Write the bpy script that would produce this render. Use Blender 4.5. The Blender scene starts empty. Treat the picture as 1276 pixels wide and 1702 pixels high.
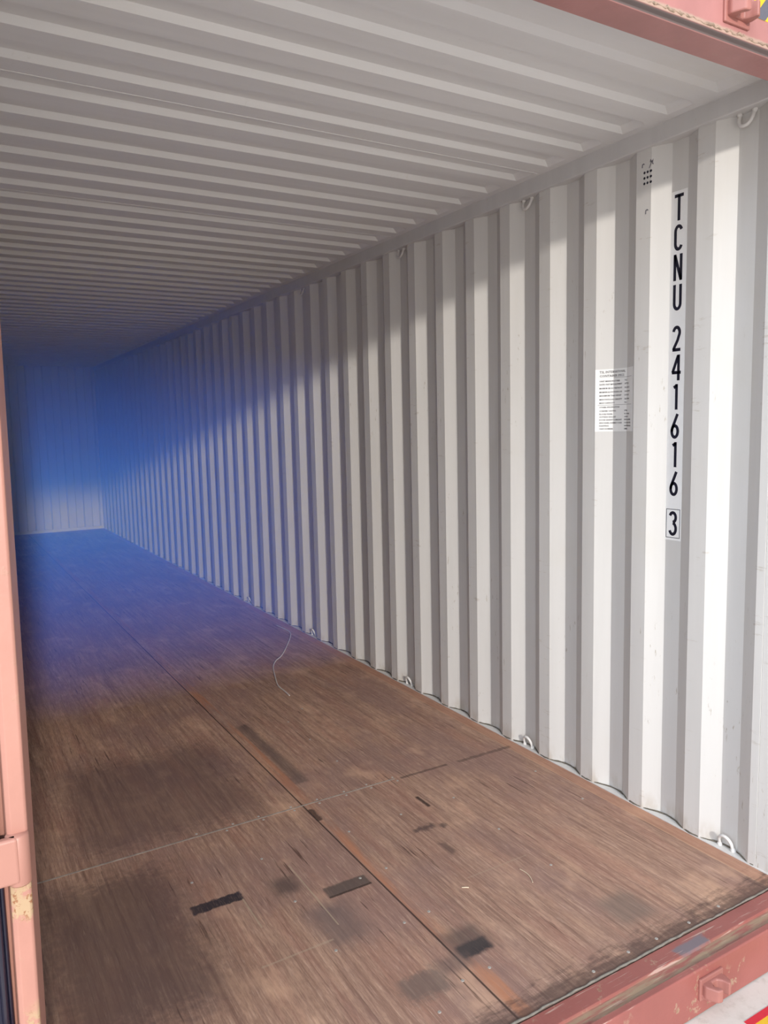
import bpy, bmesh, math, random
from mathutils import Vector, Matrix, Quaternion

# ------------------------------------------------------------------ camera, world, lights, exposure
SC = bpy.context.scene
COL = SC.collection

cam_d = bpy.data.cameras.new('camera')
cam_d.sensor_fit = 'VERTICAL'
cam_d.sensor_height = 36.0
cam_d.lens = 36.0 * 1271.46 / 1702.0
cam_d.clip_start = 0.02
cam = bpy.data.objects.new('camera', cam_d)
COL.objects.link(cam)
yaw, pit, rol = math.radians(30.4467), math.radians(-6.3425), math.radians(-1.2831)
fwd = Vector((math.sin(yaw) * math.cos(pit), math.cos(yaw) * math.cos(pit), math.sin(pit)))
rt0 = Vector((math.cos(yaw), -math.sin(yaw), 0))
up0 = rt0.cross(fwd)
rt = rt0 * math.cos(rol) + up0 * math.sin(rol)
up = up0 * math.cos(rol) - rt0 * math.sin(rol)
M = Matrix((rt, up, -fwd)).transposed().to_4x4()
M.translation = Vector((-0.0737, -1.4635, 1.5971))
cam.matrix_world = M
SC.camera = cam

SC.view_settings.view_transform = 'Standard'
SC.view_settings.look = 'None'
SC.view_settings.gamma = 1.0
SC.view_settings.use_curve_mapping = False
SC.view_settings.exposure = 0.38

SKY_BASE, SKY_GLOW = 1.20, 2.3
wd = bpy.data.worlds.new('overcast_sky')
SC.world = wd
wd.use_nodes = True
wn = wd.node_tree
wn.nodes.clear()
wo = wn.nodes.new('ShaderNodeOutputWorld')
wb = wn.nodes.new('ShaderNodeBackground')
wt = wn.nodes.new('ShaderNodeTexCoord')
ws = wn.nodes.new('ShaderNodeSeparateXYZ')
wr = wn.nodes.new('ShaderNodeValToRGB')                  # plain overcast gradient
wn.links.new(wt.outputs['Generated'], ws.inputs[0])
wn.links.new(ws.outputs['Z'], wr.inputs[0])
wr.color_ramp.elements[0].color = (0.90, 0.935, 1.0, 1)
wr.color_ramp.elements[1].color = (0.72, 0.84, 1.0, 1)
SUN_DIR = Vector((-0.66, -0.52, 0.55)).normalized()     # brighter side of the sky, to the left of the opening
wv = wn.nodes.new('ShaderNodeVectorMath')
wv.operation = 'DOT_PRODUCT'
wn.links.new(wt.outputs['Generated'], wv.inputs[0])
wv.inputs[1].default_value = SUN_DIR
wm = wn.nodes.new('ShaderNodeMath')
wm.operation = 'MAXIMUM'
wn.links.new(wv.outputs['Value'], wm.inputs[0])
wm.inputs[1].default_value = 0.0
wp = wn.nodes.new('ShaderNodeMath')
wp.operation = 'POWER'
wn.links.new(wm.outputs[0], wp.inputs[0])
wp.inputs[1].default_value = 12.0
wk = wn.nodes.new('ShaderNodeMath')
wk.operation = 'MULTIPLY_ADD'
wn.links.new(wp.outputs[0], wk.inputs[0])
wk.inputs[1].default_value = SKY_GLOW
wb2 = wn.nodes.new('ShaderNodeMath')                      # the right-hand side of the yard is darker
wb2.operation = 'MULTIPLY_ADD'
wn.links.new(ws.outputs['X'], wb2.inputs[0])
wb2.inputs[1].default_value = -0.76 * SKY_BASE
wb2.inputs[2].default_value = 0.80 * SKY_BASE
wn.links.new(wb2.outputs[0], wk.inputs[2])
wn.links.new(wr.outputs[0], wb.inputs['Color'])
wn.links.new(wk.outputs[0], wb.inputs['Strength'])
wn.links.new(wb.outputs[0], wo.inputs['Surface'])

# low bright light of the yard behind the camera: throws the header's shadow along the right wall
ld = bpy.data.lights.new('yard_floodlight', 'POINT')
ld.energy = 5600.0
ld.color = (1.0, 0.94, 0.865)
ld.shadow_soft_size = 0.34
lo = bpy.data.objects.new('yard_floodlight', ld)
lo.location = (-1.42, -14.0, 4.92)
COL.objects.link(lo)

SC.cycles.use_denoising = True
SC.cycles.max_bounces = 14
SC.cycles.diffuse_bounces = 8
SC.cycles.volume_bounces = 1
SC.cycles.sample_clamp_indirect = 8.0

# ------------------------------------------------------------------ helpers
W, L, H = 2.352, 12.03, 2.69          # inside width, length, height of the container
P = 0.27555                            # pitch of the side wall corrugation
DEP = 0.036
Y0 = 0.335                             # where a door-facing slope starts on the inner plane
GZ = -0.155                            # ground level


def link(name, me, mat, parent=None):
    o = bpy.data.objects.new(name, me)
    COL.objects.link(o)
    if mat is not None:
        me.materials.append(mat)
    if parent is not None:
        o.parent = parent
    return o


def obj(name, bm, mat, parent=None, smooth=False):
    me = bpy.data.meshes.new(name)
    bmesh.ops.recalc_face_normals(bm, faces=bm.faces)
    bm.to_mesh(me)
    bm.free()
    if smooth:
        for p in me.polygons:
            p.use_smooth = True
    return link(name, me, mat, parent)


def tag(o, label, cat, group=None, kind=None):
    o['label'] = label
    o['category'] = cat
    if group:
        o['group'] = group
    if kind:
        o['kind'] = kind
    return o


def struct(o, label, cat):
    return tag(o, label, cat, kind='structure')


def empty(name, loc):
    o = bpy.data.objects.new(name, None)
    o.location = loc
    o.empty_display_size = 0.05
    COL.objects.link(o)
    return o


def add_box(bm, x0, x1, y0, y1, z0, z1, bev=0.0):
    t = bmesh.new()
    bmesh.ops.create_cube(t, size=1.0)
    for v in t.verts:
        v.co = Vector(((x0 + x1) / 2 + v.co.x * (x1 - x0), (y0 + y1) / 2 + v.co.y * (y1 - y0), (z0 + z1) / 2 + v.co.z * (z1 - z0)))
    if bev > 0:
        bmesh.ops.bevel(t, geom=t.edges[:], offset=bev, segments=3, affect='EDGES', profile=0.5)
    me = bpy.data.meshes.new('tmp')
    t.to_mesh(me)
    t.free()
    bm.from_mesh(me)
    bpy.data.meshes.remove(me)


def add_extrude(bm, poly, axis, a, b, bev=0.0):
    """poly: 2D outline in the two axes other than `axis` (in xyz order), extruded from a to b."""
    t = bmesh.new()

    def mk(p, h):
        if axis == 0:
            return (h, p[0], p[1])
        if axis == 1:
            return (p[0], h, p[1])
        return (p[0], p[1], h)
    v0 = [t.verts.new(mk(p, a)) for p in poly]
    v1 = [t.verts.new(mk(p, b)) for p in poly]
    n = len(poly)
    t.faces.new(v0)
    t.faces.new(v1[::-1])
    for i in range(n):
        t.faces.new((v0[i], v0[(i + 1) % n], v1[(i + 1) % n], v1[i]))
    bmesh.ops.recalc_face_normals(t, faces=t.faces)
    if bev > 0:
        bmesh.ops.bevel(t, geom=t.edges[:], offset=bev, segments=2, affect='EDGES', profile=0.5)
    me = bpy.data.meshes.new('tmp')
    t.to_mesh(me)
    t.free()
    bm.from_mesh(me)
    bpy.data.meshes.remove(me)


def add_tube(bm, pts, r, seg=10, rad=None):
    """swept round bar along a list of points"""
    pts = [Vector(p) for p in pts]
    rings = []
    ref = None
    for i, p in enumerate(pts):
        d = (pts[min(i + 1, len(pts) - 1)] - pts[max(i - 1, 0)]).normalized()
        if ref is None:
            ref = d.orthogonal().normalized()
        n = (ref - d * ref.dot(d)).normalized()
        ref = n
        b = d.cross(n)
        rr = r if rad is None else rad[i]
        rings.append([bm.verts.new(p + (n * math.cos(2 * math.pi * k / seg) + b * math.sin(2 * math.pi * k / seg)) * rr) for k in range(seg)])
    for i in range(len(rings) - 1):
        for k in range(seg):
            bm.faces.new((rings[i][k], rings[i][(k + 1) % seg], rings[i + 1][(k + 1) % seg], rings[i + 1][k]))
    bm.faces.new(rings[0][::-1])
    bm.faces.new(rings[-1])


def add_disc(bm, c, r, h, seg=12, n='z'):
    v0, v1 = [], []
    for k in range(seg):
        a = 2 * math.pi * k / seg
        ca, sa = math.cos(a), math.sin(a)
        if n == 'z':
            v0.append(bm.verts.new((c[0] + r * ca, c[1] + r * sa, c[2])))
            v1.append(bm.verts.new((c[0] + r * .8 * ca, c[1] + r * .8 * sa, c[2] + h)))
        else:
            v0.append(bm.verts.new((c[0], c[1] + r * ca, c[2] + r * sa)))
            v1.append(bm.verts.new((c[0] - h, c[1] + r * .8 * ca, c[2] + r * .8 * sa)))
    bm.faces.new(v0)
    bm.faces.new(v1)
    for k in range(seg):
        bm.faces.new((v0[k], v0[(k + 1) % seg], v1[(k + 1) % seg], v1[k]))


# ------------------------------------------------------------------ node helpers
class NT:
    def __init__(self, name):
        self.m = bpy.data.materials.new(name)
        self.m.use_nodes = True
        self.t = self.m.node_tree
        self.t.nodes.clear()
        self.out = self.t.nodes.new('ShaderNodeOutputMaterial')
        self.b = self.t.nodes.new('ShaderNodeBsdfPrincipled')
        self.t.links.new(self.b.outputs[0], self.out.inputs['Surface'])
        self.tc = self.t.nodes.new('ShaderNodeTexCoord')
        self.pos = self.tc.outputs['Object']

    def set(self, sock, v):
        s = self.b.inputs[sock]
        self._in(s, v)

    def _in(self, s, v):
        if hasattr(v, 'is_output'):
            self.t.links.new(v, s)
        elif isinstance(v, (tuple, list)):
            s.default_value = tuple(v) + ((1,) if len(v) == 3 and len(s.default_value) == 4 else ())
        else:
            s.default_value = v

    def math(self, op, a, b=0.0, c=None, clamp=False):
        n = self.t.nodes.new('ShaderNodeMath')
        n.operation = op
        n.use_clamp = clamp
        self._in(n.inputs[0], a)
        self._in(n.inputs[1], b)
        if c is not None:
            self._in(n.inputs[2], c)
        return n.outputs[0]

    def sep(self):
        n = self.t.nodes.new('ShaderNodeSeparateXYZ')
        self.t.links.new(self.pos, n.inputs[0])
        return n.outputs[0], n.outputs[1], n.outputs[2]

    def mapping(self, scale, loc=(0, 0, 0)):
        n = self.t.nodes.new('ShaderNodeMapping')
        self.t.links.new(self.pos, n.inputs['Vector'])
        n.inputs['Scale'].default_value = scale
        n.inputs['Location'].default_value = loc
        return n.outputs[0]

    def noise(self, scale=(1, 1, 1), detail=4.0, rough=0.55, loc=(0, 0, 0), dist=0.0):
        n = self.t.nodes.new('ShaderNodeTexNoise')
        self.t.links.new(self.mapping(scale, loc), n.inputs['Vector'])
        n.inputs['Scale'].default_value = 1.0
        n.inputs['Detail'].default_value = detail
        n.inputs['Roughness'].default_value = rough
        n.inputs['Distortion'].default_value = dist
        return n.outputs[0]

    def white(self, v):
        n = self.t.nodes.new('ShaderNodeTexWhiteNoise')
        n.noise_dimensions = '1D'
        self._in(n.inputs['W'], v)
        return n.outputs[0]

    def ramp(self, f, stops):
        n = self.t.nodes.new('ShaderNodeValToRGB')
        self._in(n.inputs[0], f)
        e = n.color_ramp.elements
        while len(e) < len(stops):
            e.new(0.5)
        for k, (p, c) in enumerate(stops):
            e[k].position = p
            e[k].color = (c, c, c, 1) if not isinstance(c, (tuple, list)) else tuple(c) + (1,)
        return n.outputs[0]

    def step(self, f, a, b):
        """0 below a, 1 above b"""
        n = self.t.nodes.new('ShaderNodeMapRange')
        n.clamp = True
        n.interpolation_type = 'SMOOTHSTEP'
        self._in(n.inputs['Value'], f)
        n.inputs['From Min'].default_value = a
        n.inputs['From Max'].default_value = b
        n.inputs['To Min'].default_value = 0.0
        n.inputs['To Max'].default_value = 1.0
        return n.outputs[0]

    def mix(self, f, a, b, mode='MIX'):
        n = self.t.nodes.new('ShaderNodeMix')
        n.data_type = 'RGBA'
        n.blend_type = mode
        self._in(n.inputs[0], f)
        self._in(n.inputs[6], a)
        self._in(n.inputs[7], b)
        return n.outputs[2]

    def bump(self, h, strength=0.2, dist=0.002):
        n = self.t.nodes.new('ShaderNodeBump')
        self._in(n.inputs['Height'], h)
        n.inputs['Strength'].default_value = strength
        n.inputs['Distance'].default_value = dist
        self.t.links.new(n.outputs[0], self.b.inputs['Normal'])

    def band(self, c, lo, hi, soft):
        return self.math('MULTIPLY', self.step(c, lo - soft, lo + soft), self.math('SUBTRACT', 1.0, self.step(c, hi - soft, hi + soft)))


def paint_white(name, base, scuff=0.5, along='z', wall_x=None):
    m = NT(name)
    sc = {'z': (9, 9, 0.7), 'x': (0.7, 9, 9)}[along]
    streak = m.noise(sc, 5, 0.6)
    blot = m.noise((1.7, 1.7, 1.2), 4, 0.6, (3, 5, 1))
    c = m.mix(m.step(streak, 0.3, 0.75), tuple(v * 0.93 for v in base), base)
    c = m.mix(m.math('MULTIPLY', m.step(blot, 0.55, 0.8), 0.35), c, (base[0] * 0.90, base[1] * 0.86, base[2] * 0.76))
    fine = m.noise((60, 60, 14), 3, 0.7, (1, 1, 9))
    patch = m.noise((4, 4, 1.6), 3, 0.5, (7, 2, 4))
    dirt = m.math('MULTIPLY', m.step(fine, 0.63, 0.72), m.step(patch, 0.52, 0.66))
    c = m.mix(m.math('MULTIPLY', dirt, scuff), c, (0.36, 0.31, 0.24))
    if wall_x is not None:
        x, y, z = m.sep()
        # rubbed marks on the faces that stand into the room
        inner = m.math('SUBTRACT', 1.0, m.step(x, wall_x + 0.003, wall_x + 0.008))
        rub = m.noise((10, 10, 70), 4, 0.65, (2, 8, 3))
        where = m.noise((3, 3, 5), 2, 0.5, (9, 1, 2))
        k = m.math('MULTIPLY', m.math('MULTIPLY', m.step(rub, 0.60, 0.68), m.step(where, 0.50, 0.62)), inner)
        c = m.mix(m.math('MULTIPLY', k, 0.45), c, (0.42, 0.36, 0.29))
        low = m.math('SUBTRACT', 1.0, m.step(z, 0.0, 0.10))
        lown = m.noise((14, 14, 6), 4, 0.6)
        c = m.mix(m.math('MULTIPLY', m.math('MULTIPLY', low, m.step(lown, 0.42, 0.65)), 0.5), c, (0.40, 0.33, 0.25))
    m.set('Base Color', c)
    m.set('Roughness', 0.55)
    m.set('Specular IOR Level', 0.3)
    m.bump(m.noise((40, 40, 12), 3, 0.5), 0.06, 0.002)
    return m.m


def paint_red(name, base=(0.40, 0.165, 0.125), rust=0.5, edge=None):
    m = NT(name)
    a = m.noise((5, 5, 3), 5, 0.6)
    c = m.mix(m.step(a, 0.35, 0.7), tuple(v * 0.86 for v in base), base)
    n1 = m.noise((22, 22, 22), 6, 0.7, (4, 4, 4))
    n2 = m.noise((6, 6, 6), 3, 0.5, (1, 8, 2))
    chips = m.math('MULTIPLY', m.step(n1, 0.57, 0.63), m.step(n2, 0.50, 0.62))
    c = m.mix(m.math('MULTIPLY', chips, rust), c, (0.44, 0.33, 0.22))
    n3 = m.noise((60, 60, 60), 4, 0.7, (2, 3, 9))
    spots = m.math('MULTIPLY', chips, m.step(n3, 0.52, 0.6))
    c = m.mix(m.math('MULTIPLY', spots, rust * 1.2), c, (0.20, 0.11, 0.06))
    if edge:
        c = edge(m, c)
    m.set('Base Color', c)
    m.set('Roughness', 0.42)
    m.bump(m.math('ADD', m.noise((70, 70, 70), 4, 0.6), m.math('MULTIPLY', chips, 0.6)), 0.15, 0.003)
    return m.m


def plain(name, col, rough=0.5, metal=0.0, var=0.1, scale=40):
    m = NT(name)
    n = m.noise((scale,) * 3, 4, 0.6)
    m.set('Base Color', m.mix(m.step(n, 0.3, 0.7), tuple(v * (1 - var) for v in col), col))
    m.set('Roughness', rough)
    m.set('Metallic', metal)
    return m.m


# ------------------------------------------------------------------ materials
WHITE = (0.67, 0.655, 0.628)
M_wall = paint_white('wall_paint', WHITE, 0.8, 'z', W)
M_roof = paint_white('roof_paint', (0.73, 0.72, 0.71), 0.12, 'x')
M_rail = paint_white('rail_paint', (0.64, 0.63, 0.62), 0.3, 'z')
M_ring = paint_white('ring_paint', (0.72, 0.70, 0.67), 0.8, 'z')


def sill_edge(m, c):
    x, y, z = m.sep()
    n = m.noise((30, 30, 30), 4, 0.6)
    # bare grey wear patch, dirty gutter and scratched edge of the threshold
    yy = m.math('ADD', y, m.math('MULTIPLY', m.math('SUBTRACT', n, 0.5), 0.02))
    xx = m.math('ADD', x, m.math('MULTIPLY', m.math('SUBTRACT', n, 0.5), 0.05))
    patch = m.math('MULTIPLY', m.band(xx, 1.75, 1.885, 0.008), m.band(yy, -0.062, -0.026, 0.006))
    c = m.mix(m.math('MULTIPLY', patch, 0.9), c, (0.17, 0.15, 0.17))
    n5 = m.noise((8, 60, 20), 5, 0.65, (5, 1, 1))
    dirt = m.math('MULTIPLY', m.band(y, -0.104, -0.064, 0.006), m.step(n5, 0.36, 0.60))
    c = m.mix(m.math('MULTIPLY', dirt, 0.85), c, (0.33, 0.25, 0.16))
    n6 = m.noise((5, 120, 20), 4, 0.6, (9, 3, 1))
    scr = m.math('MULTIPLY', m.step(n6, 0.60, 0.66), m.step(z, -0.02, -0.006))
    c = m.mix(m.math('MULTIPLY', scr, 0.7), c, (0.55, 0.40, 0.33))
    return c


def header_edge(m, c):
    x, y, z = m.sep()
    n = m.noise((26, 26, 26), 5, 0.65, (3, 1, 7))
    zz = m.math('ADD', z, m.math('MULTIPLY', m.math('SUBTRACT', n, 0.5), 0.012))
    face = m.math('SUBTRACT', 1.0, m.step(y, -0.1038, -0.1030))
    k = m.math('MULTIPLY', m.math('SUBTRACT', 1.0, m.step(zz, 2.607, 2.614)), face)
    c = m.mix(m.math('MULTIPLY', k, 0.8), c, (0.42, 0.31, 0.24))
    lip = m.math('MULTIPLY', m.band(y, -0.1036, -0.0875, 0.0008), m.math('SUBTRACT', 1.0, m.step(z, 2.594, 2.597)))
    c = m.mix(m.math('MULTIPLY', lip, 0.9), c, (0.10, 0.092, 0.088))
    return c


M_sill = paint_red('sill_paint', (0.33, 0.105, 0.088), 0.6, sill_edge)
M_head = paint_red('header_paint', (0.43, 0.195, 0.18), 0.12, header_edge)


def post_edge(m, c):
    x, y, z = m.sep()
    n = m.noise((30, 30, 30), 5, 0.7, (2, 2, 5))
    zz = m.math('ADD', z, m.math('MULTIPLY', m.math('SUBTRACT', n, 0.5), 0.08))
    k = m.math('MULTIPLY', m.band(zz, 0.79, 0.85, 0.006), m.step(n, 0.42, 0.50))
    k2 = m.math('MULTIPLY', m.math('SUBTRACT', 1.0, m.step(zz, 0.60, 0.64)), m.step(m.math('ADD', m.math('MULTIPLY', x, 9), n), 0.47, 0.56))
    kk = m.math('MAXIMUM', k, k2)
    kk = m.math('MULTIPLY', kk, m.math('SUBTRACT', 1.0, m.step(y, -0.100, -0.094)))
    c = m.mix(m.math('MULTIPLY', kk, 0.85), c, (0.46, 0.33, 0.19))
    sp = m.math('MULTIPLY', kk, m.step(m.noise((90, 90, 90), 4, 0.7), 0.54, 0.6))
    return m.mix(sp, c, (0.30, 0.13, 0.06))


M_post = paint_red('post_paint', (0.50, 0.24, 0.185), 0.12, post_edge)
M_keep = paint_red('keeper_paint', (0.37, 0.15, 0.125), 0.25)
M_black = plain('black_rubber', (0.012, 0.012, 0.03), 0.10)
M_ink = plain('black_ink', (0.006, 0.006, 0.02), 0.45)
M_sticker = plain('white_sticker', (0.90, 0.895, 0.875), 0.35, 0, 0.03)
M_sheet = plain('sheet_film', (0.86, 0.855, 0.83), 0.4, 0, 0.03)
M_print = plain('grey_print', (0.07, 0.06, 0.06), 0.6)
M_seal = plain('sealant', (0.17, 0.145, 0.11), 0.7, 0, 0.4)
M_seal2 = plain('grey_sealant', (0.24, 0.215, 0.18), 0.7, 0, 0.35)
M_screw = plain('zinc_screw', (0.46, 0.43, 0.39), 0.45, 0.2, 0.25, 300)
M_seam = plain('seam_metal', (0.44, 0.37, 0.31), 0.5, 0.1, 0.4, 25)
M_wire = plain('pale_cord', (0.66, 0.60, 0.56), 0.6)
M_splint = plain('pale_wood', (0.72, 0.60, 0.44), 0.6)
M_yellow = plain('yellow_film', (0.80, 0.50, 0.03), 0.4)
M_grey = plain('grey_film', (0.13, 0.125, 0.15), 0.4)
M_redfilm = plain('red_film', (0.65, 0.03, 0.05), 0.4)


def ground_mat():
    m = NT('yard_concrete')
    a = m.noise((1.2, 1.2, 1.2), 5, 0.6)
    b = m.noise((25, 25, 25), 5, 0.65)
    c = m.mix(a, (0.58, 0.53, 0.475), (0.70, 0.645, 0.585))
    c = m.mix(m.math('MULTIPLY', m.step(b, 0.5, 0.75), 0.4), c, (0.36, 0.31, 0.25))
    m.set('Base Color', c)
    m.set('Roughness', 0.85)
    m.bump(b, 0.3, 0.004)
    return m.m


def floor_mat():
    m = NT('floor_plywood')
    x, y, z = m.sep()
    wob = m.math('MULTIPLY', m.math('SUBTRACT', m.noise((2.5, 0.6, 1), 2, 0.5), 0.5), 0.010)
    xw = m.math('ADD', x, wob)
    # boards of the top ply
    bw = 0.0588
    idx = m.math('FLOOR', m.math('DIVIDE', xw, bw))
    fr = m.math('FRACT', m.math('DIVIDE', xw, bw))
    tone = m.white(idx)
    panel = m.white(m.math('ADD', m.math('FLOOR', m.math('DIVIDE', m.math('ADD', y, 1.0), 2.4033)), m.math('MULTIPLY', m.math('FLOOR', m.math('DIVIDE', x, 1.176)), 7.3)))
    g1 = m.noise((52, 2.2, 1), 8, 0.68, (0, 0, 0), 0.5)
    g2 = m.noise((190, 26, 1), 5, 0.7, (3, 0, 0))
    g4 = m.noise((9, 1.2, 1), 5, 0.65, (12, 5, 0), 0.4)
    g3 = m.noise((17, 0.8, 1), 4, 0.6, (8, 2, 0))
    blot = m.noise((2.2, 1.6, 1), 5, 0.62, (1, 3, 0))
    blot2 = m.noise((5, 3, 1), 4, 0.6, (6, 6, 0))
    c = m.mix(m.step(g1, 0.30, 0.70), (0.175, 0.105, 0.078), (0.42, 0.285, 0.205))
    c = m.mix(m.math('MULTIPLY', m.step(g3, 0.48, 0.70), 0.6), c, (0.42, 0.275, 0.185))
    c = m.mix(m.math('MULTIPLY', m.step(g4, 0.46, 0.62), 0.42), c, (0.30, 0.155, 0.115))
    c = m.mix(m.math('MULTIPLY', m.step(g2, 0.42, 0.62), 0.34), c, (0.10, 0.062, 0.05))
    c = m.mix(m.math('MULTIPLY', tone, 0.28), c, (0.20, 0.115, 0.088))
    c = m.mix(m.math('MULTIPLY', panel, 0.22), c, (0.17, 0.115, 0.10))
    c = m.mix(m.math('MULTIPLY', m.step(blot, 0.44, 0.64), 0.60), c, (0.19, 0.125, 0.112))
    c = m.mix(m.math('MULTIPLY', m.step(blot2, 0.54, 0.74), 0.42), c, (0.50, 0.335, 0.23))
    c = m.mix(m.math('MULTIPLY', m.step(m.noise((130, 9, 1), 6, 0.72, (9, 4, 0)), 0.50, 0.72), 0.38), c, (0.55, 0.41, 0.32))
    # short dark splits along the grain
    crk = m.noise((70, 3.2, 1), 4, 0.6, (5, 9, 0))
    crw = m.noise((3.5, 1.5, 1), 3, 0.5, (2, 4, 0))
    k = m.math('MULTIPLY', m.step(crk, 0.59, 0.67), m.step(crw, 0.46, 0.62))
    c = m.mix(m.math('MULTIPLY', k, 0.75), c, (0.055, 0.03, 0.024))
    # fine lines between boards, broken
    ln = m.math('SUBTRACT', 1.0, m.step(m.math('ABSOLUTE', m.math('SUBTRACT', fr, 0.5)), 0.0, 0.03))
    lw = m.step(m.noise((9, 0.9, 1), 3, 0.5, (4, 4, 0)), 0.50, 0.60)
    c = m.mix(m.math('MULTIPLY', m.math('MULTIPLY', ln, lw), 0.40), c, (0.07, 0.04, 0.035))
    # red-brown strip along the middle joint
    mid = m.band(xw, 1.181, 1.232, 0.006)
    mn = m.step(m.noise((12, 1.1, 1), 4, 0.6, (2, 7, 0)), 0.40, 0.62)
    c = m.mix(m.math('MULTIPLY', m.math('MULTIPLY', mid, mn), 0.75), c, (0.34, 0.155, 0.085))
    edge = m.band(x, 2.285, 2.40, 0.004)
    c = m.mix(m.math('MULTIPLY', edge, 0.5), c, (0.33, 0.18, 0.12))
    j1 = m.math('SUBTRACT', 1.0, m.step(m.math('ABSOLUTE', m.math('SUBTRACT', xw, 1.176)), 0.0015, 0.005))
    c = m.mix(m.math('MULTIPLY', j1, 0.9), c, (0.03, 0.018, 0.015))
    j2 = m.math('SUBTRACT', 1.0, m.step(m.math('ABSOLUTE', m.math('SUBTRACT', x, 2.285)), 0.0008, 0.003))
    c = m.mix(m.math('MULTIPLY', j2, 0.55), c, (0.42, 0.27, 0.17))

    c = m.mix(1.0, c, (1.46, 1.37, 1.32), 'MULTIPLY')
    # marks worn into the boards; the two broad left ones also carry painted shade
    wn_ = m.math('SUBTRACT', m.noise((34, 30, 1), 7, 0.72, (1, 1, 0)), 0.5)
    thru = m.math('ADD', 0.80, m.math('MULTIPLY', m.math('SUBTRACT', 1.0, m.step(g2, 0.48, 0.66)), 0.20))

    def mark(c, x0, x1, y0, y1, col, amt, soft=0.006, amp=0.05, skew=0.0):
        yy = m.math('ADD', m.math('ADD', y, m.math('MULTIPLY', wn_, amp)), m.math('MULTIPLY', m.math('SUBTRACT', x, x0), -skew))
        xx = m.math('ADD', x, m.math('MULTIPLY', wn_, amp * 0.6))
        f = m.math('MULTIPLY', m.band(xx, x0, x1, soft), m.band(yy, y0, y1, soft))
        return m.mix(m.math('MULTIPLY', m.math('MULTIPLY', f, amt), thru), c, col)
    c = mark(c, 0.560, 0.735, 0.918, 0.968, (0.028, 0.026, 0.034), 0.95, 0.005, 0.035)
    c = mark(c, 0.985, 1.150, 0.765, 0.822, (0.085, 0.070, 0.062), 0.80, 0.006, 0.02)
    c = mark(c, 0.985, 1.150, 0.758, 0.768, (0.035, 0.025, 0.02), 0.85, 0.002, 0.010)
    c = mark(c, 1.195, 1.305, 0.270, 0.330, (0.036, 0.034, 0.038), 0.95, 0.010, 0.03)
    c = mark(c, 1.185, 1.32, 0.285, 0.40, (0.08, 0.065, 0.06), 0.65, 0.03, 0.03)
    c = mark(c, 1.10, 1.22, 0.245, 0.31, (0.11, 0.085, 0.08), 0.55, 0.025, 0.04)
    c = mark(c, 1.618, 1.634, 1.105, 1.205, (0.035, 0.02, 0.018), 0.9, 0.004, 0.02)
    c = mark(c, 1.46, 1.56, 0.955, 0.985, (0.09, 0.06, 0.055), 0.8, 0.012, 0.08)
    c = mark(c, 1.57, 1.60, 0.93, 0.96, (0.07, 0.05, 0.045), 0.7, 0.012, 0.06)
    c = mark(c, 1.49, 1.52, 0.76, 0.85, (0.09, 0.06, 0.055), 0.6, 0.012, 0.07)
    c = mark(c, 0.84, 0.93, 0.86, 0.96, (0.08, 0.06, 0.055), 0.7, 0.03, 0.06)
    c = mark(c, 0.88, 1.02, 0.52, 0.74, (0.15, 0.115, 0.11), 0.65, 0.05, 0.10)
    c = mark(c, 1.72, 1.86, 0.12, 0.26, (0.19, 0.145, 0.12), 0.65, 0.03, 0.05)
    c = mark(c, 0.10, 0.56, 0.50, 1.30, (0.10, 0.065, 0.06), 0.70, 0.10, 0.35)  # dirty boards, with the shade of the left side painted in
    c = mark(c, 0.30, 1.05, 1.45, 2.30, (0.12, 0.075, 0.07), 0.60, 0.12, 0.40)  # dirt beyond the joint, darkened further as painted shade
    c = mark(c, 0.96, 1.10, 0.20, 0.30, (0.15, 0.115, 0.10), 0.7, 0.02, 0.10)
    c = mark(c, 1.175, 1.20, 1.25, 1.36, (0.04, 0.025, 0.022), 0.8, 0.006, 0.04)
    c = mark(c, 1.235, 1.30, 1.60, 2.40, (0.07, 0.055, 0.055), 0.55, 0.02, 0.08)
    # pale scratches
    c = mark(c, 0.944, 0.948, 0.62, 1.02, (0.46, 0.36, 0.25), 0.8, 0.002, 0.004)
    c = mark(c, 0.728, 0.733, 0.74, 0.92, (0.46, 0.36, 0.25), 0.7, 0.002, 0.004)
    c = mark(c, 0.66, 0.90, 0.562, 0.569, (0.46, 0.35, 0.25), 0.55, 0.003, 0.006)
    c = mark(c, 1.45, 1.72, 0.600, 0.606, (0.42, 0.31, 0.22), 0.45, 0.003, 0.010)
    c = mark(c, 1.66, 1.92, 1.385, 1.402, (0.07, 0.045, 0.04), 0.65, 0.006, 0.03)
    c = mark(c, 1.98, 2.30, 1.378, 1.400, (0.06, 0.04, 0.035), 0.5, 0.006, 0.04)
    # dirt collected at the threshold
    dn = m.noise((14, 40, 1), 5, 0.65, (3, 3, 0))
    sl = m.math('SUBTRACT', 1.0, m.step(m.math('ADD', y, m.math('MULTIPLY', m.math('SUBTRACT', dn, 0.5), 0.25)), 0.01, 0.10))
    c = m.mix(m.math('MULTIPLY', sl, 0.75), c, (0.095, 0.062, 0.052))
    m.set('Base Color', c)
    m.set('Roughness', m.math('ADD', 0.62, m.math('MULTIPLY', blot, 0.2)))
    m.set('Specular IOR Level', 0.14)
    m.bump(m.math('SUBTRACT', m.math('ADD', g1, m.math('MULTIPLY', g2, 0.6)), m.math('MULTIPLY', k, 1.2)), 0.25, 0.002)
    return m.m


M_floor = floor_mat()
M_ground = ground_mat()

# ------------------------------------------------------------------ the setting
bm = bmesh.new()
add_box(bm, -25, 25, -40, 45, GZ - 0.3, GZ)
struct(obj('ground', bm, M_ground), 'beige concrete yard the container stands on', 'ground')

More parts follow.
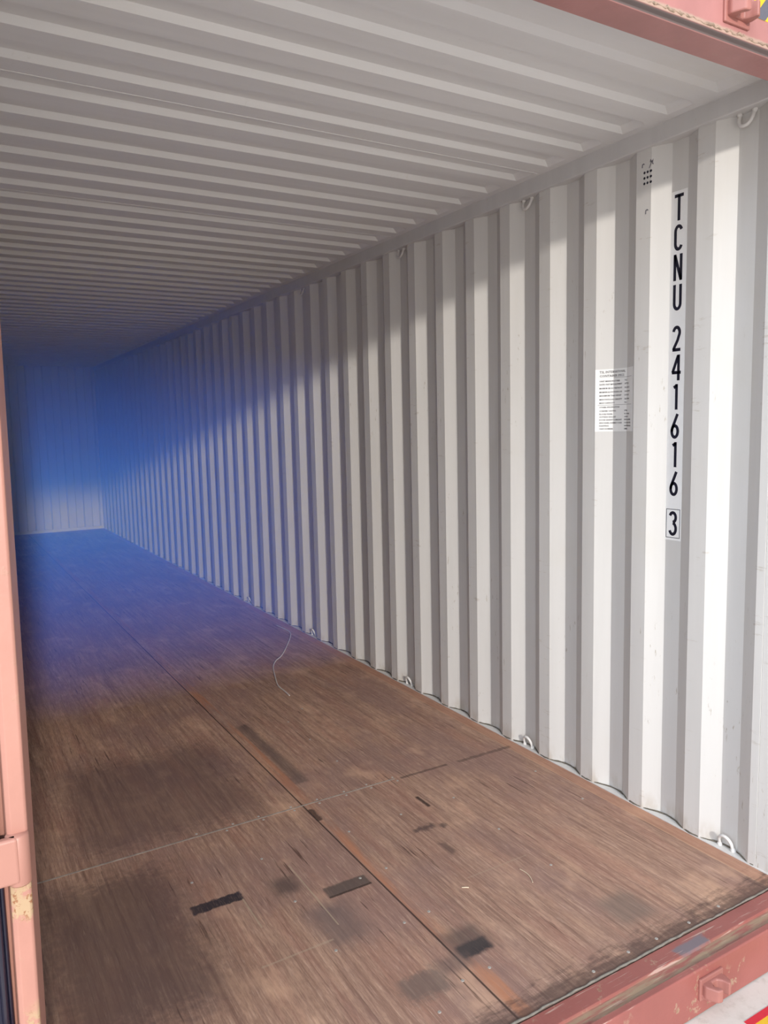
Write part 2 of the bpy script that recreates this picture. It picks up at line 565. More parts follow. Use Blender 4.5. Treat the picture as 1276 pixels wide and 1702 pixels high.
bm = bmesh.new()
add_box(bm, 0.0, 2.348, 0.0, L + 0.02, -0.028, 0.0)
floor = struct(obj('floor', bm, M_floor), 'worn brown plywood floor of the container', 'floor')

bm = bmesh.new()                                       # pale joint between the first and second row of boards
random.seed(4)
pts = [0.0, 0.3, 0.7, 1.0, 1.3, 1.63]
add_box(bm, 0.0, 1.635, 1.3990, 1.4070, -0.004, 0.0009)
obj('joint_strip', bm, M_seam, floor)
screws = [(0.877, 1.115), (1.244, 1.109), (1.489, 1.112), (1.239, 0.812), (1.129, 0.808), (0.877, 0.809), (0.883, 0.515),
          (1.131, 0.515), (1.23, 0.52), (1.135, 0.204), (1.234, 0.205), (1.755, 0.803), (1.01, 0.141), (0.61, 1.107),
          (0.872, 1.42), (0.983, 1.42), (0.991, 1.384), (1.129, 1.42), (1.13, 1.384), (1.252, 1.42), (1.247, 1.384),
          (1.383, 1.42), (1.377, 1.384), (1.499, 1.424), (1.502, 1.384), (1.633, 1.42), (1.636, 1.378), (1.899, 0.027),
          (1.75, 0.03), (1.63, 0.034), (1.754, 0.505), (1.649, 2.444), (1.502, 2.304), (1.501, 2.022), (1.5, 1.714),
          (0.723, 1.424), (0.835, 1.384), (2.05, 0.03), (1.48, 0.03), (1.755, 1.11), (2.21, 0.803), (2.22, 1.11)]
screw_me = None
for (sx, sy) in screws:
    if screw_me is None:
        bm = bmesh.new()
        add_disc(bm, (0, 0, -0.0005), 0.0058, 0.0017, 12)
        o = obj('screw', bm, M_screw, floor)
        screw_me = o.data
    else:
        o = bpy.data.objects.new('screw', screw_me)
        COL.objects.link(o)
        o.parent = floor
    o.location = (sx, sy, 0)


def wall_profile():
    pts = [(W, 0.10)]
    k = -1
    while True:
        b = Y0 + P * k
        seq = [(W, b + P - 0.2050), (W + DEP, b + P - 0.1385), (W + DEP, b + P - 0.0665), (W, b + P)]
        if k == -1:
            seq = [q for q in seq if q[1] > 0.1001]
        if seq[-1][1] > L:
            break
        pts += seq
        k += 1
    pts.append((W, L))
    return pts


PROF = wall_profile()


def prof_x(y):
    for (xa, ya), (xb, yb) in zip(PROF, PROF[1:]):
        if ya <= y <= yb:
            return xa + (xb - xa) * (y - ya) / (yb - ya)
    return W


def side_wall(mirror):
    bm = bmesh.new()
    zs = (-0.03, 2.66)
    f = (lambda x: W - x) if mirror else (lambda x: x)
    T = 0.006
    rows = []
    for z in zs:
        rows.append(([bm.verts.new((f(x), y, z)) for x, y in PROF], [bm.verts.new((f(x + T), y, z)) for x, y in PROF]))
    (a0, b0), (a1, b1) = rows
    n = len(PROF)
    for i in range(n - 1):
        bm.faces.new((a0[i], a0[i + 1], a1[i + 1], a1[i]))
        bm.faces.new((b0[i], b1[i], b1[i + 1], b0[i + 1]))
        bm.faces.new((a0[i], b0[i], b0[i + 1], a0[i + 1]))
        bm.faces.new((a1[i], a1[i + 1], b1[i + 1], b1[i]))
    bm.faces.new((a0[0], a1[0], b1[0], b0[0]))
    bm.faces.new((a0[-1], b0[-1], b1[-1], a1[-1]))
    return bm


wall_right = struct(obj('wall_right', side_wall(False), M_wall), 'white corrugated steel side wall bearing the black container number', 'wall')
wall_left = struct(obj('wall_left', side_wall(True), M_wall), 'corrugated steel side wall behind the sunlit door post', 'wall')

# dark wavy bead where the corrugations meet the bottom rail
bm = bmesh.new()
random.seed(8)
pts, rad = [], []
y = 0.11
while y < 8.0:
    yy = y + random.uniform(-0.004, 0.004)
    # rounded follow of the profile
    xx = sum(prof_x(yy + d) for d in (-0.03, -0.015, 0, 0.015, 0.03)) / 5
    pts.append((xx - 0.0015, yy, 0.0055 + random.uniform(-0.001, 0.0015)))
    rad.append(0.0030 + random.uniform(-0.0012, 0.0012))
    y += 0.0175
add_tube(bm, pts, 0.003, 6, rad)
obj('sealant_bead', bm, M_seal, wall_right, True)

# ventilator holes and small drilled marks in the inner face next to the number
for r in range(3):
    for q in range(3):
        bm = bmesh.new()
        add_disc(bm, (W + 0.0008, 0.6135 + 0.0148 * q, 2.499 + 0.0200 * r), 0.0056, 0.0016, 14, 'x')
        obj('vent_hole', bm, M_ink, wall_right)


def ribbon(bm, pl, w, x, h=0.0006, close=False):
    """flat inked stroke on a plane of constant x; points are (u, v): u to the right when seen from inside (towards the door), v up"""
    n = len(pl)
    left, right = [], []
    for i, (u, v) in enumerate(pl):
        if close:
            a, b = pl[(i - 1) % n], pl[(i + 1) % n]
        else:
            a, b = pl[max(i - 1, 0)], pl[min(i + 1, n - 1)]
        p = Vector((u, v))
        d1 = (p - Vector(a))
        d2 = (Vector(b) - p)
        if d1.length < 1e-9:
            d1 = d2
        if d2.length < 1e-9:
            d2 = d1
        n1 = Vector((-d1.y, d1.x)).normalized()
        n2 = Vector((-d2.y, d2.x)).normalized()
        nn = (n1 + n2).normalized()
        s = min(1.0 / max(nn.dot(n1), 0.35), 2.2) * w / 2
        left.append(p + nn * s)
        right.append(p - nn * s)
    fl = [bm.verts.new((x - h, -q.x, q.y)) for q in left]
    fr = [bm.verts.new((x - h, -q.x, q.y)) for q in right]
    bl = [bm.verts.new((x, -q.x, q.y)) for q in left]
    br = [bm.verts.new((x, -q.x, q.y)) for q in right]
    m = n if close else n - 1
    for i in range(m):
        j = (i + 1) % n
        bm.faces.new((fl[i], fl[j], fr[j], fr[i]))
        bm.faces.new((bl[i], br[i], br[j], bl[j]))
        bm.faces.new((fl[i], bl[i], bl[j], fl[j]))
        bm.faces.new((fr[i], fr[j], br[j], br[i]))
    if not close:
        bm.faces.new((fl[0], fr[0], br[0], bl[0]))
        bm.faces.new((fl[-1], bl[-1], br[-1], fr[-1]))


def offs(pl, u, v, su=1.0, sv=1.0):
    return [(u + a * su, v + b * sv) for a, b in pl]


# scribbled marks around the holes: small c, curly flourish, lower c
C_SMALL = [(0.006, 0.010), (0.002, 0.013), (-0.003, 0.011), (-0.004, 0.005), (-0.004, 0.0)]
FL = [(-0.008, -0.012), (-0.003, -0.004), (0.002, 0.004), (-0.002, 0.010), (-0.004, 0.005), (0.003, 0.003), (0.008, 0.008), (0.006, 0.0), (0.009, -0.005)]
for pl, wd_ in ((offs(C_SMALL, -0.650, 2.560), 0.0040), (offs(C_SMALL, -0.630, 2.385, 1.2, 1.2), 0.0042), (offs(FL, -0.612, 2.566, 1.1, 1.3), 0.0030)):
    bm = bmesh.new()
    ribbon(bm, pl, wd_, W)
    obj('pen_mark', bm, M_grey, wall_right)

# far end wall
bm = bmesh.new()
nx = 40
prof = []
xx = -0.185
while xx < W + 0.1:
    prof += [(xx, L), (xx + 0.11, L), (xx + 0.128, L + 0.045), (xx + 0.232, L + 0.045)]
    xx += 0.25
prof = [(min(a, W + 0.05), b) for a, b in prof]
va = [[bm.verts.new((a, b, z)) for a, b in prof] for z in (-0.03, 2.70)]
vb = [[bm.verts.new((a, b + 0.006, z)) for a, b in prof] for z in (-0.03, 2.70)]
for i in range(len(prof) - 1):
    if prof[i + 1][0] - prof[i][0] < 1e-6:
        continue
    bm.faces.new((va[0][i], va[0][i + 1], va[1][i + 1], va[1][i]))
    bm.faces.new((vb[0][i], vb[1][i], vb[1][i + 1], vb[0][i + 1]))
struct(obj('wall_back', bm, M_wall), 'corrugated steel end wall far inside the container', 'wall')

# die-stamped roof
bm = bmesh.new()
RP = 0.2071
R0 = 0.281
ys = [(0.0, 0), (0.02, 0)]
k = 0
while R0 + RP * k + 0.008 < L - 0.05:
    c = R0 + RP * k
    ys += [(c - 0.112, 0), (c - 0.098, 1), (c - 0.007, 1), (c + 0.007, 0)]
    k += 1
ys.append((L + 0.06, 0))
xs = [(-0.04, 0), (0.055, 0), (0.085, 1), (W - 0.085, 1), (W - 0.055, 0), (W + 0.04, 0)]
grid = [[bm.verts.new((x, y, H + 0.021 * a * b)) for x, a in xs] for y, b in ys]
top = [[bm.verts.new((x, y, H + 0.021 * a * b + 0.004)) for x, a in xs] for y, b in ys]
for i in range(len(ys) - 1):
    for j in range(len(xs) - 1):
        bm.faces.new((grid[i][j], grid[i + 1][j], grid[i + 1][j + 1], grid[i][j + 1]))
        bm.faces.new((top[i][j], top[i][j + 1], top[i + 1][j + 1], top[i + 1][j]))
for i in range(len(ys) - 1):
    bm.faces.new((grid[i][0], top[i][0], top[i + 1][0], grid[i + 1][0]))
    bm.faces.new((grid[i][-1], grid[i + 1][-1], top[i + 1][-1], top[i][-1]))
ceiling = struct(obj('ceiling', bm, M_roof), 'light grey steel roof with pressed cross ribs', 'ceiling')
for k in range(5, 55, 6):
    c = R0 + RP * k - 0.16 + 0.21
    if k > 41:
        break
    bm = bmesh.new()
    add_tube(bm, [(0.03, c - 0.165, H + 0.0005), (W - 0.04, c - 0.165, H + 0.0005)], 0.0022, 6)
    obj('weld_seam', bm, M_roof, ceiling)

# rails, header, sill, posts
bm = bmesh.new()
add_box(bm, 2.338, 2.400, 0.0, L, 2.624, 2.692, 0.004)
add_tube(bm, [(2.338, 0.0, 2.6905), (2.338, L, 2.6905)], 0.003, 6)
struct(obj('trim_1', bm, M_rail), 'grey square top rail along the numbered wall', 'rail')
bm = bmesh.new()
add_box(bm, -0.048, 0.014, 0.0, L, 2.624, 2.692, 0.004)
struct(obj('trim_2', bm, M_rail), 'square top rail along the wall behind the door post', 'rail')
bm = bmesh.new()
add_box(bm, 2.349, 2.42, 0.0, L, -0.15, 0.003)
struct(obj('trim_3', bm, M_ring), 'white bottom rail flange between floor edge and corrugated wall', 'rail')
bm = bmesh.new()
add_box(bm, -0.068, -0.001, 0.0, L, -0.15, 0.003)
struct(obj('trim_4', bm, M_ring), 'bottom rail under the wall behind the door post', 'rail')
bm = bmesh.new()
add_box(bm, -0.05, W + 0.06, L - 0.004, L + 0.10, -0.15, 0.045, 0.004)
struct(obj('trim_5', bm, M_ring), 'low sill at the foot of the far end wall', 'rail')

bm = bmesh.new()                                      # header: inverted hat with a drip lip
add_extrude(bm, [(0.0, 2.585), (0.0, 2.70), (0.02, 2.72), (-0.04, 2.86), (-0.104, 2.83), (-0.104, 2.5965), (-0.100, 2.5935), (-0.089, 2.590), (-0.087, 2.585)], 0, -0.16, W + 0.16, 0.0015)
struct(obj('trim_6', bm, M_head), 'red-brown door header across the top of the opening', 'beam')
bm = bmesh.new()                                      # rough weld run along the lower edge of the header
random.seed(3)
pts, rad = [], []
x = 0.05
while x < W:
    pts.append((x, -0.1035 + random.uniform(-0.0008, 0.0008), 2.604 + random.uniform(-0.004, 0.004)))
    rad.append(random.choice((0.0012, 0.0018, 0.0025, 0.0045)))
    x += random.uniform(0.006, 0.016)
add_tube(bm, pts, 0.004, 8, rad)
obj('weld_bead', bm, plain('rust_weld', (0.42, 0.30, 0.22), 0.7, 0, 0.5, 90), bpy.data.objects['trim_6'], True)

bm = bmesh.new()                                      # threshold
add_extrude(bm, [(-0.004, -0.002), (-0.060, -0.002), (-0.063, -0.009), (-0.100, -0.010), (-0.104, -0.003), (-0.122, -0.004), (-0.124, -0.010), (-0.124, -0.150), (-0.10, -0.1545), (-0.004, -0.1545)], 0, -0.16, W + 0.16, 0.0015)
sill = struct(obj('trim_7', bm, M_sill), 'scratched red steel threshold along the front edge of the floor', 'sill')
bm = bmesh.new()
random.seed(5)
pts, rad = [], []
x = 0.02
while x < 2.34:
    pts.append((x, 0.001 + random.uniform(-0.002, 0.002), 0.0005))
    rad.append(0.0032 + random.uniform(-0.0012, 0.0010))
    x += 0.02
add_tube(bm, pts, 0.004, 8, rad)
obj('sealant_bead', bm, M_seal2, sill, True)

bm = bmesh.new()                                      # right rear corner post, painted like the wall on the inside
add_box(bm, W + 0.0015, W + 0.13, -0.004, 0.099, -0.15, 2.70, 0.001)
struct(obj('trim_8', bm, M_wall), 'white inner face of the corner post at the numbered wall', 'post')
bm = bmesh.new()
add_extrude(bm, [(W + 0.004, -0.005), (W + 0.02, -0.10), (W + 0.024, -0.125), (W + 0.16, -0.125), (W + 0.16, -0.005)], 2, GZ + 0.001, 2.86, 0.002)
struct(obj('trim_9', bm, M_post), 'red corner post beside the numbered wall', 'post')

bm = bmesh.new()                                      # left rear corner post with its hinge column
add_extrude(bm, [(0.0300, 0.0), (0.0140, -0.098), (0.0125, -0.103), (0.009, -0.105), (-0.012, -0.105), (-0.019, -0.099), (-0.021, -0.078), (-0.06, -0.066), (-0.06, 0.04), (0.015, 0.04), (0.030, 0.015)], 2, GZ + 0.001, 2.86, 0.0012)
for v in bm.verts:                                     # the old post leans a little
    v.co.x += 0.010 + (v.co.z - 1.4) * 0.0095
post = struct(obj('trim_10', bm, M_post), 'brightly lit salmon red door post with a welded hinge', 'post')
bm = bmesh.new()
HX, HY = 0.0015, -0.103
add_tube(bm, [(HX, HY, 0.850), (HX, HY, 0.853), (HX, HY, 0.935), (HX, HY, 0.938)], 0.0185, 24, [0.0165, 0.0185, 0.0185, 0.0165])
hinge = obj('hinge', bm, M_post, post, True)
bm = bmesh.new()
add_box(bm, -0.095, HX, HY - 0.020, HY - 0.004, 0.858, 0.938, 0.005)
obj('hinge_blade', bm, M_post, hinge)

# opened door leaf folded back along the outside, only its gasket shows
bm = bmesh.new()
add_box(bm, -0.17, -0.115, -0.10, 1.06, 0.02, 2.56, 0.004)
leaf = struct(obj('door_1', bm, M_post), 'opened container door folded back, seen as its black edge gasket', 'door')
bm = bmesh.new()
add_box(bm, -0.125, -0.034, -0.094, -0.082, 0.03, 2.55, 0.003)
gk = obj('gasket', bm, M_black, leaf)
for gx, gy, gr in ((-0.0365, -0.096, 0.0062), (-0.0275, -0.090, 0.0042)):
    bm = bmesh.new()
    add_tube(bm, [(gx, gy, 0.03), (gx, gy, 2.55)], gr, 12)
    obj('gasket_lip', bm, M_black, gk, True)

# ------------------------------------------------------------------ lashing rings
RX = W + DEP - 0.012


def ring_bm(up):
    bm = bmesh.new()
    s = 1 if up else -1
    R_ = 0.026
    pts = [(0.004, -R_ - 0.004, -0.012 * s), (0.0, -R_ - 0.002, 0.004 * s), (-0.004, -R_, 0.016 * s)]
    for k in range(0, 13):
        a = math.pi * k / 12
        pts.append((-0.006 - 0.010 * math.sin(a), -R_ * math.cos(a), (0.020 + 0.030 * math.sin(a)) * s))
    pts += [(-0.004, R_, 0.016 * s), (0.0, R_ + 0.002, 0.004 * s), (0.004, R_ + 0.004, -0.012 * s)]
    add_tube(bm, pts, 0.0062, 12)
    return bm


ring_y = [Y0 + P * 0 - 0.1025 - 0.0, Y0 + P * 4 - 0.1025, Y0 + P * 8 - 0.1025, Y0 + P * 13 - 0.1025, Y0 + P * 18 - 0.1025]
ORD = ['nearest the door post', 'second from the door opening', 'third from the door opening', 'fourth from the door opening', 'deepest one in sight']
src = {}
for upper in (True, False):
    for i, yy in enumerate(ring_y):
        if upper and i == 4:
            continue
        if upper not in src:
            root = empty('lashing_ring', (0, 0, 0))
            obj('ring', ring_bm(not upper), M_ring, root, True)
            s = 1 if not upper else -1
            for q in (-1, 1):
                bm = bmesh.new()
                t0 = [(0.003, q * 0.029, -0.006 * s), (-0.001, q * 0.028, 0.004 * s), (-0.003, q * 0.0265, 0.012 * s)]
                add_tube(bm, t0, 0.008, 10, [0.0105, 0.0095, 0.0066])
                obj('weld', bm, M_ring, root, True)
            src[upper] = root
            r = root
        else:
            r = src[upper].copy()
            COL.objects.link(r)
            for ch in src[upper].children:
                c = ch.copy()
                c.parent = r
                COL.objects.link(c)
        r.location = (RX, yy, 2.626 if upper else 0.004)
        if upper:
            lab = ['white lashing ring under the top rail, beside the door header',
                   'second white lashing ring from the door, hanging under the top rail',
                   'third white lashing ring from the door, hanging under the top rail',
                   'fourth and deepest visible lashing ring under the top rail'][i]
        else:
            lab = ['white lashing ring at the floor edge, in the corner by the threshold',
                   'second white lashing ring from the threshold, standing along the floor edge',
                   'third white lashing ring from the threshold, standing along the floor edge',
                   'fourth white lashing ring from the threshold, near the loose cord',
                   'deepest visible white lashing ring standing along the floor edge'][i]
        tag(r, lab, 'lashing ring', 'lashing rings under the top rail' if upper else 'lashing rings along the floor edge')

# ------------------------------------------------------------------ container number strip
XR = W + DEP
strip = empty('number_strip', (XR, 0.51, 1.13))
tag(strip, 'tall white sticker with black vertical container number on the corrugated wall', 'sticker')
bm = bmesh.new()
add_box(bm, XR - 0.0006, XR, 0.4735, 0.5465, 1.133, 2.445)
o = obj('backing', bm, M_sticker)
o.parent = strip
o.matrix_parent_inverse = Matrix.Translation(-Vector(strip.location))


def arc(cx, cy, rx, ry, a0, a1, n=14):
    return [(cx + rx * math.cos(math.radians(a0 + (a1 - a0) * k / n)), cy + ry * math.sin(math.radians(a0 + (a1 - a0) * k / n))) for k in range(n + 1)]


# glyph strokes in a 1 x 1 box (u to the right, v up), stroke centre lines
h = 0.15
GL = {
    'T': [[(-0.02, 0.93), (1.02, 0.93)], [(0.5, 0.95), (0.5, 0.0)]],
    'C': [arc(0.5, 0.72, 0.36, 0.21, 20, 180) + arc(0.5, 0.28, 0.36, 0.21, 180, 340)],
    'N': [[(0.14, 0.0), (0.14, 1.0)], [(0.86, 0.0), (0.86, 1.0)], [(0.14, 0.97), (0.86, 0.03)]],
    'U': [[(0.14, 1.0), (0.14, 0.28)] + arc(0.5, 0.28, 0.36, 0.21, 180, 360) + [(0.86, 1.0)]],
    '2': [arc(0.5, 0.73, 0.36, 0.20, 170, -20) + [(0.62, 0.42), (0.20, 0.12), (0.14, 0.065)], [(0.04, 0.065), (0.98, 0.065)]],
    '4': [[(0.80, 0.0), (0.80, 1.0)], [(0.74, 0.97), (0.10, 0.31)], [(0.02, 0.31), (1.08, 0.31)]],
    '1': [[(0.62, 0.0), (0.62, 1.0)], [(0.66, 0.95), (0.28, 0.86)]],
    '6': [[(0.80, 0.98), (0.48, 0.68), (0.20, 0.42), (0.14, 0.28)], arc(0.5, 0.29, 0.36, 0.225, 0, 360, 24)],
    '3': [arc(0.47, 0.745, 0.36, 0.19, 160, -90), arc(0.47, 0.285, 0.38, 0.225, 90, -160)],
}
CH = [('T', 2.337), ('C', 2.227), ('N', 2.119), ('U', 2.008), ('2', 1.857), ('4', 1.748), ('1', 1.638), ('6', 1.527), ('1', 1.418), ('6', 1.306), ('3', 1.151)]
bm = bmesh.new()
CW, CHH, SW = 0.038, 0.0965, 0.0120
for ch, z0 in CH:
    for st in GL[ch]:
        pl = []
        for q in [(-(0.529) + a * CW, z0 + b * CHH) for a, b in st]:
            if not pl or (Vector(q) - Vector(pl[-1])).length > 1e-5:
                pl.append(q)
        closed = (Vector(pl[0]) - Vector(pl[-1])).length < 1e-4
        if closed:
            pl = pl[:-1]
        ribbon(bm, pl, SW, XR - 0.0006, 0.0004, closed)
ribbon(bm, [(-0.541, 1.1435), (-0.479, 1.1435), (-0.479, 1.2545), (-0.541, 1.2545)], 0.0022, XR - 0.0006, 0.0004, True)
o = obj('lettering', bm, M_ink)
o.parent = strip
o.matrix_parent_inverse = Matrix.Translation(-Vector(strip.location))

# ------------------------------------------------------------------ specification sheet, stuck over three faces of the corrugation
SB = Y0 + P * 2 + 0.0015                 # its edge on the deep side
ST = SB - 0.196
sheet = empty('spec_sheet', (W, 0.78, 1.557))
tag(sheet, 'white printed specification sheet stuck across the corrugations, left of the number strip', 'sticker')
bm = bmesh.new()
cuts = [SB - 0.0015, SB - 0.0680, SB - 0.1400, ST]
lo_, hi_ = 1.557, 1.8155
vf = [[bm.verts.new((prof_x(y) - 0.0012, y, z)) for z in (lo_, hi_)] for y in cuts]
vb = [[bm.verts.new((prof_x(y) - 0.0002, y, z)) for z in (lo_, hi_)] for y in cuts]
for i in range(3):
    bm.faces.new((vf[i][0], vf[i][1], vf[i + 1][1], vf[i + 1][0]))
    bm.faces.new((vb[i][0], vb[i + 1][0], vb[i + 1][1], vb[i][1]))
    for q in (0, 1):
        bm.faces.new((vf[i][q], vf[i + 1][q], vb[i + 1][q], vb[i][q]))
for i in (0, 3):
    bm.faces.new((vf[i][0], vb[i][0], vb[i][1], vf[i][1]))
o = obj('paper', bm, M_sheet)
o.parent = sheet
o.matrix_parent_inverse = Matrix.Translation(-Vector(sheet.location))

rows = [('TSL INTERNATIONAL', None, 1.7990, 0.0105), ('CONTAINER SPECS', None, 1.7830, 0.0105),
        ('UNIT MANUFACTURER', 'TCI', 1.7630, 0.0066), ('DATE UNIT MFG EQUIPMENT', 'LIFTING', 1.7495, 0.0066),
        ('MAXIMUM GROSS OPERATING WT', '32,500 KG', 1.7335, 0.0066), ('MAXIMUM ALLOW STACKING LOAD', '216,000 KG', 1.7180, 0.0066),
        ('MAXIMUM TARE WEIGHT', '3,750 KG', 1.7030, 0.0066), ('MAX PAYLOAD CAPACITY', '28,750 KG', 1.6875, 0.0066),
        ('MAX CAPACITY', '76.4', 1.6730, 0.0066), ('OTHER SPECIFICATIONS', None, 1.6555, 0.0062),
        ('CORNER CASTING', 'STEEL', 1.6400, 0.0062), ('FLOOR PANEL', 'PLYWOOD', 1.6268, 0.0062),
        ('OUTSIDE SEALANT', 'CHLOR', 1.6150, 0.0062), ('DOOR GASKET / LUBRICANT', 'EPDM RUBBER', 1.6030, 0.0062),
        ('SIDE PANEL ASSEMBLY CODES', 'CORTEN STEEL', 1.5903, 0.0062), ('PAINTING', 'WATERBORNE', 1.5780, 0.0062),
        ('UNIT NUMBER', 'SERIES', 1.5655, 0.0062)]


def bend(y):                              # the face the print lies on
    return prof_x(y) - 0.0016


bm = bmesh.new()
for a, b, z, s in rows:
    for txt, dy in ((a, 0.0175), (b, 0.128)):
        if not txt:
            continue
        cu = bpy.data.curves.new('t', 'FONT')
        cu.body = txt
        cu.size = s * 1.25
        cu.resolution_u = 1
        cu.offset = 0.00025
        to = bpy.data.objects.new('t', cu)
        COL.objects.link(to)
        me = bpy.data.meshes.new_from_object(to.evaluated_get(bpy.context.evaluated_depsgraph_get()))
        bpy.data.objects.remove(to)
        bpy.data.curves.remove(cu)
        wmax = max((v.co.x for v in me.vertices), default=0.1)
        room = 0.098 if b else 0.110
        if dy > 0.1:
            room = 0.052
        sx = min(1.0, room / wmax)
        if z > 1.78:
            sx = (0.115 if z > 1.79 else 0.108) / wmax
        for v in me.vertices:
            yy = SB - dy - v.co.x * sx
            v.co = Vector((bend(yy), yy, z + v.co.y))
        bm.from_mesh(me)
        bpy.data.meshes.remove(me)
for (d0, d1, z) in ((0.070, 0.185, 1.7785), (0.012, 0.185, 1.6665)):
    n = 12
    vv = []
    for k in range(n + 1):
        yy = SB - d0 - (d1 - d0) * k / n
        vv.append((bm.verts.new((bend(yy), yy, z)), bm.verts.new((bend(yy), yy, z + 0.0010))))
    for k in range(n):
        bm.faces.new((vv[k][0], vv[k + 1][0], vv[k + 1][1], vv[k][1]))
o = obj('lettering', bm, M_print)
o.parent = sheet
o.matrix_parent_inverse = Matrix.Translation(-Vector(sheet.location))

# ------------------------------------------------------------------ lock rod keepers


def keeper(name, loc, flip, label):
    root = empty(name, loc)
    s = -1 if flip else 1
    bm = bmesh.new()
    add_box(bm, -0.052, 0.052, -0.008, 0.001, -0.034, 0.034, 0.003)
    obj('base_plate', bm, M_keep, root)
    # C-shaped cam seat: two jaws with a notch between, open to the front
    bm = bmesh.new()
    out = [(-0.042, -0.004), (-0.046, -0.020), (-0.030, -0.052), (-0.012, -0.056), (-0.010, -0.046), (-0.022, -0.030), (-0.014, -0.017), (0.010, -0.017), (0.020, -0.030),
           (0.026, -0.050), (0.040, -0.044), (0.046, -0.018), (0.042, -0.004)]
    add_extrude(bm, out, 2, -0.020 * s, 0.020 * s, 0.004)
    obj('cam_seat', bm, M_keep, root)
    bm = bmesh.new()
    add_extrude(bm, [(-0.046, -0.004), (-0.040, -0.030), (-0.006, -0.034), (0.030, -0.022), (0.046, -0.004)], 2, 0.014 * s, 0.027 * s, 0.003)
    obj('stop_lug', bm, M_keep, root)
    tag(root, label, 'lock keeper', 'lock rod keepers')
    return root


keeper('lock_keeper', (1.800, -0.124, -0.068), True, 'red cam keeper bracket on the threshold face, low beside the concrete')
keeper('lock_keeper', (1.828, -0.104, 2.655), False, 'red cam keeper bracket on the header, beside the yellow hazard sticker')

# hazard sticker on the header
bm = bmesh.new()
hz = empty('hazard_sticker', (1.97, -0.1042, 2.70))
tag(hz, 'yellow and grey striped hazard sticker on the red door header', 'sticker')
z0, z1, x0, x1 = 2.664, 2.764, 1.905, 2.24
yb = -0.1044
add_box(bm, x0, x1, yb - 0.0004, yb + 0.0006, z0, z1)
o = obj('film', bm, M_yellow)
o.parent = hz
o.matrix_parent_inverse = Matrix.Translation(-Vector(hz.location))
bm = bmesh.new()
sw = 0.048
k = 0
xa = x0 - 2 * sw
while xa < x1:
    quad = [(xa, z0), (xa + sw, z0), (xa + sw + 0.09, z1), (xa + 0.09, z1)]
    # clip to the film in x
    def clip(poly, lim, keep_gt):
        out = []
        for i in range(len(poly)):
            a, b = poly[i], poly[(i + 1) % len(poly)]
            ia = (a[0] >= lim) if keep_gt else (a[0] <= lim)
            ib = (b[0] >= lim) if keep_gt else (b[0] <= lim)
            if ia:
                out.append(a)
            if ia != ib:
                t = (lim - a[0]) / (b[0] - a[0])
                out.append((lim, a[1] + t * (b[1] - a[1])))
        return out
    q = clip(clip(quad, x0, True), x1, False)
    if len(q) >= 3:
        bm.faces.new([bm.verts.new((a, yb - 0.0008, b)) for a, b in q])
    xa += 2 * sw
o = obj('stripes', bm, M_grey)
o.parent = hz
o.matrix_parent_inverse = Matrix.Translation(-Vector(hz.location))

# painted red and yellow mark on the concrete in front of the threshold
gm = empty('ground_marking', (1.95, -0.24, GZ))
tag(gm, 'red and yellow painted marking on the concrete before the threshold', 'marking')
for nm, mat, d0, d1, zz in (('yellow_band', M_yellow, 0.022, 0.10, 0.0012), ('red_band', M_redfilm, 0.0, 0.022, 0.0016)):
    bm = bmesh.new()
    add_extrude(bm, [(1.845, -0.208 - d0), (2.25, -0.208 - d0), (2.25, -0.208 - d1), (1.845, -0.208 - d1)], 2, GZ + 0.0004, GZ + zz)
    o = obj(nm, bm, mat)
    o.parent = gm
    o.matrix_parent_inverse = Matrix.Translation(-Vector(gm.location))

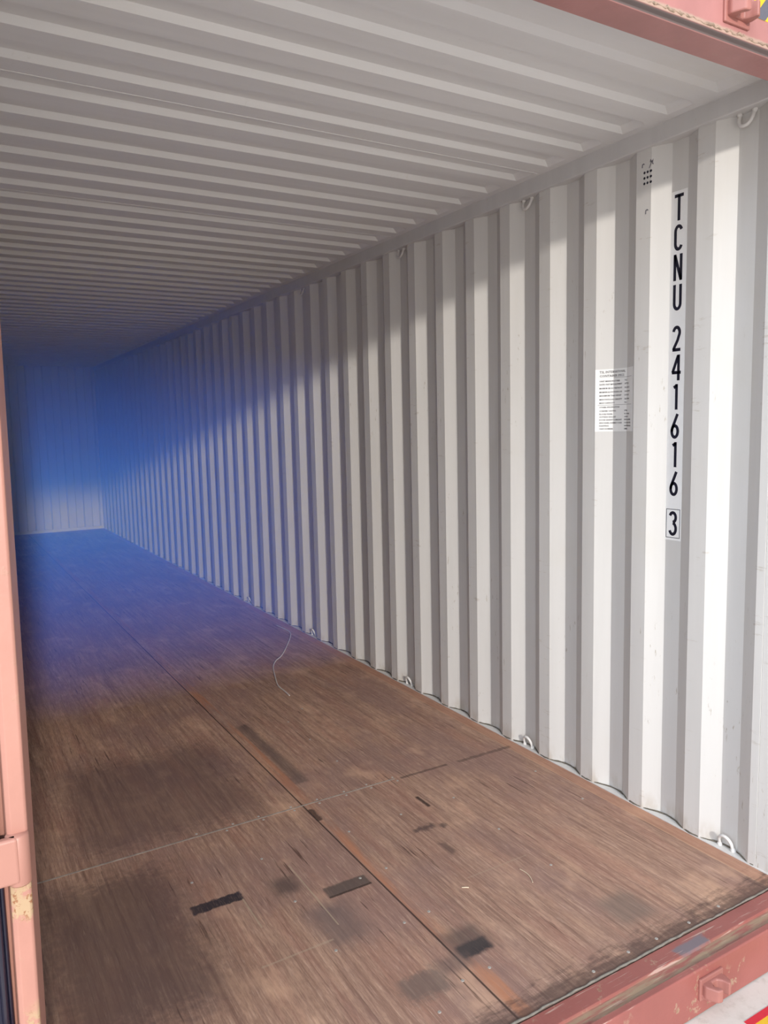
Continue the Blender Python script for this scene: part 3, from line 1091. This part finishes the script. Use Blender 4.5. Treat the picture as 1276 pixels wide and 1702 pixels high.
# ------------------------------------------------------------------ loose bits on the floor
def smooth_path(p, n=8):
    out = []
    p = [Vector(q) for q in p]
    for i in range(len(p) - 1):
        a, b, c, d = p[max(i - 1, 0)], p[i], p[i + 1], p[min(i + 2, len(p) - 1)]
        for k in range(n):
            t = k / n
            out.append(0.5 * ((2 * b) + (c - a) * t + (2 * a - 5 * b + 4 * c - d) * t * t + (3 * b - a - 3 * c + d) * t ** 3))
    out.append(p[-1])
    return out


bm = bmesh.new()
add_tube(bm, smooth_path([(2.255, 4.27, 0.003), (2.262, 4.06, 0.003), (2.228, 3.93, 0.003), (2.09, 3.68, 0.003), (1.958, 3.47, 0.003), (1.87, 3.37, 0.003), (1.802, 3.247, 0.003), (1.735, 3.05, 0.003), (1.687, 2.889, 0.003), (1.68, 2.77, 0.003), (1.673, 2.678, 0.003)]), 0.0040, 6)
tag(obj('loose_cord', bm, M_wire, None, True), 'thin pale cord lying in a loose curve on the dark floor', 'cord')
bm = bmesh.new()
add_tube(bm, [(1.398, 0.566, 0.002), (1.408, 0.560, 0.0025), (1.419, 0.553, 0.002)], 0.002, 6)
tag(obj('wood_splinter', bm, M_splint, None, True), 'short straight pale splinter lying on the brown floor', 'splinter', 'splinters on the floor')
bm = bmesh.new()
add_tube(bm, smooth_path([(1.640, 0.545, 0.002), (1.643, 0.510, 0.003), (1.636, 0.480, 0.003), (1.624, 0.456, 0.002)], 5), 0.0014, 6)
tag(obj('wood_splinter', bm, M_splint, None, True), 'longer curved pale splinter lying on the brown floor', 'splinter', 'splinters on the floor')

# ------------------------------------------------------------------ thin bluish haze, added to stand in for lens flare
hm = bpy.data.materials.new('haze')
hm.use_nodes = True
ht = hm.node_tree
ht.nodes.clear()
ho = ht.nodes.new('ShaderNodeOutputMaterial')
hv = ht.nodes.new('ShaderNodeVolumeScatter')
hv.inputs['Color'].default_value = (0.04, 0.17, 1.0, 1)
hv.inputs["Density"].default_value = 0.115
hv.inputs['Anisotropy'].default_value = -0.55
ht.links.new(hv.outputs[0], ho.inputs['Volume'])
bm = bmesh.new()
add_box(bm, 0.05, W - 0.03, 3.0, L - 0.05, 0.012, 2.60)
tag(obj('flare_haze', bm, hm), 'thin bluish haze added deep inside the container in place of lens flare', 'haze', kind='stuff')
